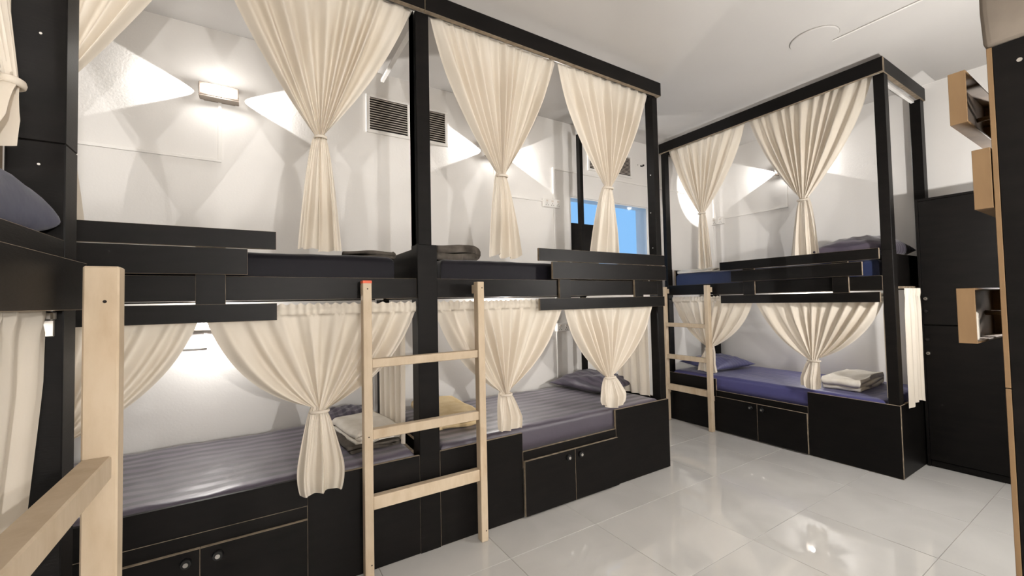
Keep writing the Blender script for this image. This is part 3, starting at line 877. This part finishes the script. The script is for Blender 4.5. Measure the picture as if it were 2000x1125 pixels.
# ------------------------------------------------------------------ ladders
def ladder(A, ua, ub_, label, ztop=1.465, v=(-.094, -.043), marks=(), ties=((.30, -.0235), (1.40, -.0005))):
    """two stiles at u=ua and u=ub_ (outer edges), three rungs between"""
    Lo = empty('ladder', A((ua + ub_) / 2, (v[0] + v[1]) / 2, 0), label, 'ladder', 'pine bunk ladders')
    s = 1 if ub_ > ua else -1
    w = .042
    st = []
    for (a, b) in ((ua, ua + s * w), (ub_ - s * w, ub_)):
        st.append(box('stile', A(a, v[0], .001), A(b, v[1], ztop), M['pine'], Lo, .003))
    for (za, zb_) in ((1.033, 1.076), (.682, .730), (.340, .404)):
        box('rung', A(ua + s * (w + .0005), v[0] + .008, za), A(ub_ - s * (w + .0005), v[1], zb_), M['pine'], Lo, .003)
    d = -A.dv
    for (a, zz) in marks:
        p = A(a, v[0], zz)
        cyl('nail_hole', p - d * .001, p + d * .0008, .0035, M['dark_void'], Lo, 10)
    # struts that tie the stiles to the bed, out of sight behind them
    for (a, b) in ((ua + s * .008, ua + s * .034), (ub_ - s * .034, ub_ - s * .008)):
        for zz, ve in ties:
            box('spacer', A(a, v[1] + .0005, zz), A(b, ve - .0005, zz + .05), M['pine'], Lo, .001)
    return Lo, st

lad, st = ladder(A2, uX(A2, .460), uX(A2, 1.132), 'middle pine ladder with a red painted stile top, in front of the shared post',
                 marks=((uX(A2, .482), 1.425), (uX(A2, 1.118), 1.430), (uX(A2, .490), .085), (uX(A2, 1.118), .06), (uX(A2, .482), .70)))
box('red_mark', (.459, 2.120, 1.452), (.503, 2.1725, 1.4665), M['red_paint'], lad, .002)
ladder(AR, uX(AR, 3.085), uX(AR, 2.525), 'small pale pine ladder leaning on the far right bunk', 1.472, v=(-.094, -.043))
ladder(A3, uX(A3, 1.114), uX(A3, .50), 'large pine ladder of the nearest bunk, filling the left foreground', 1.432, v=(-.075, -.024), ties=((.30, .004),))
cyl('nail_hole', (-.236, 1.0725, 1.365), (-.236, 1.0712, 1.365), .003, M['dark_void'], bpy.data.objects['ladder.002'], 10)

# ------------------------------------------------------------------ vents, trunking, sockets on the walls
def vent(x0, x1, zz0, zz1, label, split):
    V = empty('air_vent', ((x0 + x1) / 2, WY, zz0), label, 'vent', 'louvred wall vents')
    f = .026
    y0, y1 = WY - .016, WY - .0005
    bm = bmesh.new()
    add_box(bm, (x0, y0, zz0), (x1, y1, zz0 + f), 0, .002); add_box(bm, (x0, y0, zz1 - f * .7), (x1, y1, zz1), 0, .002)
    add_box(bm, (x0, y0, zz0 + f), (x0 + f, y1, zz1 - f * .7), 0, .002); add_box(bm, (x1 - f, y0, zz0 + f), (x1, y1, zz1 - f * .7), 0, .002)
    finish(bm, 'frame', M['white_plastic'], V)
    box('mullion', (split - .008, y0, zz0 + f), (split + .008, y1, zz1 - f * .7), M['white_plastic'], V)
    box('backing', (x0 + f, WY - .004, zz0 + f), (x1 - f, WY - .001, zz1 - f * .7), M['dark_void'], V, 0)
    n = 13
    za, zb_ = zz0 + f, zz1 - f * .7
    for (a, b) in ((x0 + f, split - .008), (split + .008, x1 - f)):
        for i in range(n):
            z = za + (zb_ - za) * (i + .9) / (n + .5)
            bm = bmesh.new()
            vs = [bm.verts.new(p) for p in ((a, y0 + .002, z - .0035), (b, y0 + .002, z - .0035), (b, y1 - .004, z + .004), (a, y1 - .004, z + .004),
                                            (a, y0 + .002, z - .0005), (b, y0 + .002, z - .0005), (b, y1 - .004, z + .007), (a, y1 - .004, z + .007))]
            for q in ((0, 1, 2, 3), (4, 5, 6, 7), (0, 1, 5, 4), (3, 2, 6, 7), (0, 3, 7, 4), (1, 2, 6, 5)): bm.faces.new([vs[i_] for i_ in q])
            finish(bm, 'slat', M['slat'], V)
M['slat'] = simple('vent_slat', (0.62, 0.56, 0.50), (0.68, 0.62, 0.56), rough=0.5)
vent(.738, 1.410, 2.665, 2.962, 'large white framed air vent behind the shared post', 1.070)
vent(2.985, 3.650, 2.705, 2.955, 'air vent with dark slats half covered by the curtain at the window', 3.31)

def trunking(pts, label, n, w=.018, d=.012, parent=None):
    """square cable trunking along wall points"""
    T = empty('cable_trunking', pts[0], label, 'trunking', 'white cable trunking')
    n = Vector(n)
    for p, q in zip(pts, pts[1:]):
        p, q = Vector(p), Vector(q)
        t = (q - p).normalized()
        s = t.cross(n) * (w / 2)
        e = t * (w / 2); e0 = -e if p == Vector(pts[0]) else e * 1.03
        box('duct', p - s + e0 + n * .0005, q + s + e + n * d, M['white_plastic'], T, .001)
    return T
nb = (0, -1, 0)
trunking([(-1.25, WY, 2.292), (-.178, WY, 2.292), (-.178, WY, 2.668)], 'white trunking rising to the left wall lamp', nb)
trunking([(1.86, WY, 2.64), (1.86, WY, 2.318), (2.384, WY, 2.318)], 'white trunking running to the socket box behind the middle bunk', nb)
trunking([(2.530, WY, 2.342), (2.530, WY, 2.655), (4.93, WY, 2.655)], 'white trunking stepping up from the socket box and on over the window', nb)
trunking([(2.530, WY, 2.256), (2.530, WY, .60)], 'thin white conduit dropping from the socket box', nb, .011, .010)
nr = (-1, 0, 0)
trunking([(WX, 2.97, 2.318), (WX, 2.237, 2.318), (WX, 2.237, 2.668)], 'white trunking rising to the right wall lamp', nr)
trunking([(WX, 3.10, 2.36), (WX, 3.10, 3.14)], 'white conduit above the small switch box on the right wall', nr, .014, .010)
trunking([(WX, 3.10, 2.228), (WX, 3.10, .60)], 'white conduit below the small switch box on the right wall', nr, .014, .010)
trunking([(-.60, WY, 1.105), (-.250, WY, 1.105), (-.250, WY, 1.205)], 'short white trunking under the small lamp of the left lower bed', nb)

def sockets(c, n, w, h, label, count):
    c, n = Vector(c), Vector(n)
    t = Vector((0, 0, 1)).cross(n)
    B = empty('socket_box', c, label, 'socket', None)
    def bx(name, a0, a1, d0, d1, z0_, z1_, m, bev=.002):
        return box(name, c + t * a0 + n * d0 + Vector((0, 0, z0_)), c + t * a1 + n * d1 + Vector((0, 0, z1_)), m, B, bev)
    bx('back_box', -w / 2, w / 2, .0005, .034, -h / 2, h / 2, M['white_plastic'])
    bx('face_plate', -w / 2 + .003, w / 2 - .003, .0345, .039, -h / 2 + .003, h / 2 - .003, M['white_plastic'])
    for i in range(count):
        a = (-.5 + (i + .5) / count) * w
        bx('switch', a - .011, a + .011, .0392, .044, .008, .026, M['slat'], .001)
        for da, dz in ((-.012, -.022), (.012, -.022), (0, -.006)):
            bx('pin_hole', a + da - .003, a + da + .003, .0392, .0396, dz - .005, dz + .003, M['dark_void'], 0)
sockets((2.487, WY, 2.298), nb, .20, .082, 'white triple socket box on the back wall behind the middle bunk', 3)
sockets((WX, 3.025, 2.292), nr, .155, .085, 'small white socket box on the right wall by the far corner', 2)
sockets((2.585, WY, 1.085), nb, .15, .080, 'white socket box seen low between the two lower middle curtains', 2)
hb = empty('wall_bracket', (3.816, WY, 2.876), 'tiny dark broken bracket on the wall right of the window vent', 'bracket')
box('plate', (3.80, WY - .008, 2.87), (3.835, WY - .0005, 2.885), M['black_metal'], hb, .002)
box('hook', (3.828, WY - .03, 2.874), (3.840, WY - .0085, 2.894), M['black_metal'], hb, .003)
bm = bmesh.new()
cyl_bm(bm, (3.76, WY - .0005, 2.884), (3.76, WY - .006, 2.884), .006, 12)
finish(bm, 'screw', M['steel'], hb)

# ceiling plate and its cable
cp = cyl('ceiling_plate', (3.35, 1.30, CZ - .010), (3.35, 1.30, CZ - .0005), .138, M['ceiling'], None, 64, .145)
tag(cp, 'flat round white plate on the ceiling above the aisle', 'ceiling plate')
bm = bmesh.new()
cyl_bm(bm, (3.486, 1.24, CZ - .006), (3.486, .06, CZ - .006), .005, 10)
tag(finish(bm, 'ceiling_cable', M['white_plastic']), 'thin cable running over the ceiling from the round plate', 'cable')

# ------------------------------------------------------------------ lockers by the right wall
LK = empty('locker', (4.70, .60, 0), 'tall black locker with small round locks beyond the right bunk', 'locker', None)
lx0, lx1, ly0, ly1, lz = 4.475, 4.945, .075, 1.100, 2.088
box('side_panel', (lx0, ly1 - .018, 0.002), (lx1, ly1, lz), M['black'], LK)
box('side_panel', (lx0, ly0, 0.002), (lx1, ly0 + .018, lz), M['black'], LK)
box('top_panel', (lx0, ly0 + .0185, lz - .018), (lx1, ly1 - .0185, lz), M['black'], LK)
box('back_panel', (lx1 - .01, ly0 + .0185, .002), (lx1, ly1 - .0185, lz - .0185), M['black'], LK)
box('shelf', (lx0 + .02, ly0 + .0185, 1.085), (lx1 - .0105, ly1 - .0185, 1.105), M['black'], LK)
box('plinth', (lx0 + .01, ly0 + .0185, .002), (lx0 + .028, ly1 - .0185, .05), M['black'], LK)
for k, (a, b) in enumerate(((.578, ly1 - .020), (ly0 + .020, .574))):
    for (za, zb_, kz) in ((1.100, lz - .02, (1.302, 1.205)), (.055, 1.092, (.985, .877))):
        dr = box('locker_door', (lx0 - .001, a, za), (lx0 + .017, b, zb_), M['black'], LK, .0012)
        for i, z in enumerate(kz):
            y = b - .018
            bright = (i == 0) == (za > 1)
            cyl('lock', (lx0 - .001, y, z), (lx0 - .016, y, z), .013, M['steel'] if bright else M['black_metal'], dr, 18, .011)
            cyl('keyhole', (lx0 - .0158, y, z), (lx0 - .0168, y, z), .004, M['dark_void'], dr, 10)

# near dark cabinet at the right edge with plywood cubbies on its far face
NC = empty('cabinet', (2.20, .17, 0), 'tall near dark cabinet with raw plywood edges, cut by the right edge of the view', 'cabinet')
nx0, nx1, ny0, ny1, nz = 1.975, 2.44, .056, .298, 2.112
box('side_panel', (1.962, ny0, .002), (1.980, ny1 - .0125, nz), M['black'], NC)
box('side_panel', (nx1 - .018, ny0, .002), (nx1, ny1 - .0125, nz), M['black'], NC)
box('top_panel', (1.9805, ny0, nz - .018), (nx1 - .0185, ny1 - .0125, nz), M['black'], NC)
box('back_panel', (1.9805, ny0, .002), (nx1 - .0185, ny0 + .01, nz - .0185), M['black'], NC)
for za, zb_ in ((.01, 1.05), (1.053, nz)):
    bm = bmesh.new(); add_box(bm, (1.962, ny1 - .012, za), (nx1, ny1, zb_), 0, .001)
    bm.normal_update()
    for f in bm.faces: f.material_index = 0 if abs(f.normal.y) > .9 else 1
    finish(bm, 'cabinet_door', [M['black'], M['ply']], NC)
cyl('screw', (1.963, .2325, 2.045), (1.9605, .2325, 2.045), .006, M['steel'], NC, 12)

def cubby(x0, y0, y1, za, zb_, label, tie, deep=.46):
    """small plywood box, open towards the cabinet, held off its door by two pegs"""
    B = empty('plywood_cubby', (x0 + deep / 2, y0, za), label, 'cubby', 'plywood cubbies on the near cabinet')
    t = .006
    x1 = x0 + deep
    box('side', (x0, y0, za), (x0 + t, y1, zb_), M['ply'], B, .0008)
    box('side', (x1 - t, y0, za), (x1, y1, zb_), M['ply'], B, .0008)
    box('top', (x0 + t, y0, zb_ - t), (x1 - t, y1, zb_), M['ply'], B, .0008)
    box('bottom', (x0 + t, y0, za), (x1 - t, y1, za + t), M['ply'], B, .0008)
    box('back', (x0 + t, y1 - t, za + t), (x1 - t, y1, zb_ - t), M['ply'], B, .0008)
    if tie:
        for x in (x0 + deep * .7, x0 + deep * .9):
            cyl('peg', (x, ny1 + .0005, (za + zb_) / 2), (x, y1 - t - .0005, (za + zb_) / 2), .008, M['ply'], B, 10)
    return B
cubby(1.94, .341, .381, 1.893, 2.062, 'dark brown plywood cubby, topmost beside the near cabinet', True)
cubby(1.955, .300, .340, 1.610, 1.800, 'brown plywood cubby flush with the near cabinet, second from the top', False)
cubby(1.94, .347, .388, 1.185, 1.361, 'plywood cubby with a white lining, lowest beside the near cabinet', True)
tow = box('white_roll', (1.949, .351, 1.1915), (2.010, .3815, 1.285), M['white_towel'], None, .008, loc=(1.98, .366, 1.1915), seg=2)
tag(tow, 'small white cloth roll standing in the lowest plywood cubby', 'cloth')

bm = bmesh.new()
add_box(bm, (1.957, .060, nz + .001), (2.40, .305, 2.70), 0, .02, 3)
bmesh.ops.subdivide_edges(bm, edges=list(bm.edges), cuts=5, use_grid_fill=True)
rb = random.Random(11)
for v in bm.verts:
    if v.co.z > nz + .03:
        v.co += Vector((.008 * math.sin(13 * v.co.y + 9 * v.co.z), .005 * math.sin(14 * v.co.x), .01 * math.sin(9 * v.co.x + 7 * v.co.y)))
sb = finish(bm, 'storage_bag', M['grey_cloth'], None, loc=(2.18, .18, nz + .001), smooth=True)
tag(sb, 'grey brown cloth storage bag standing on top of the near cabinet', 'bag')
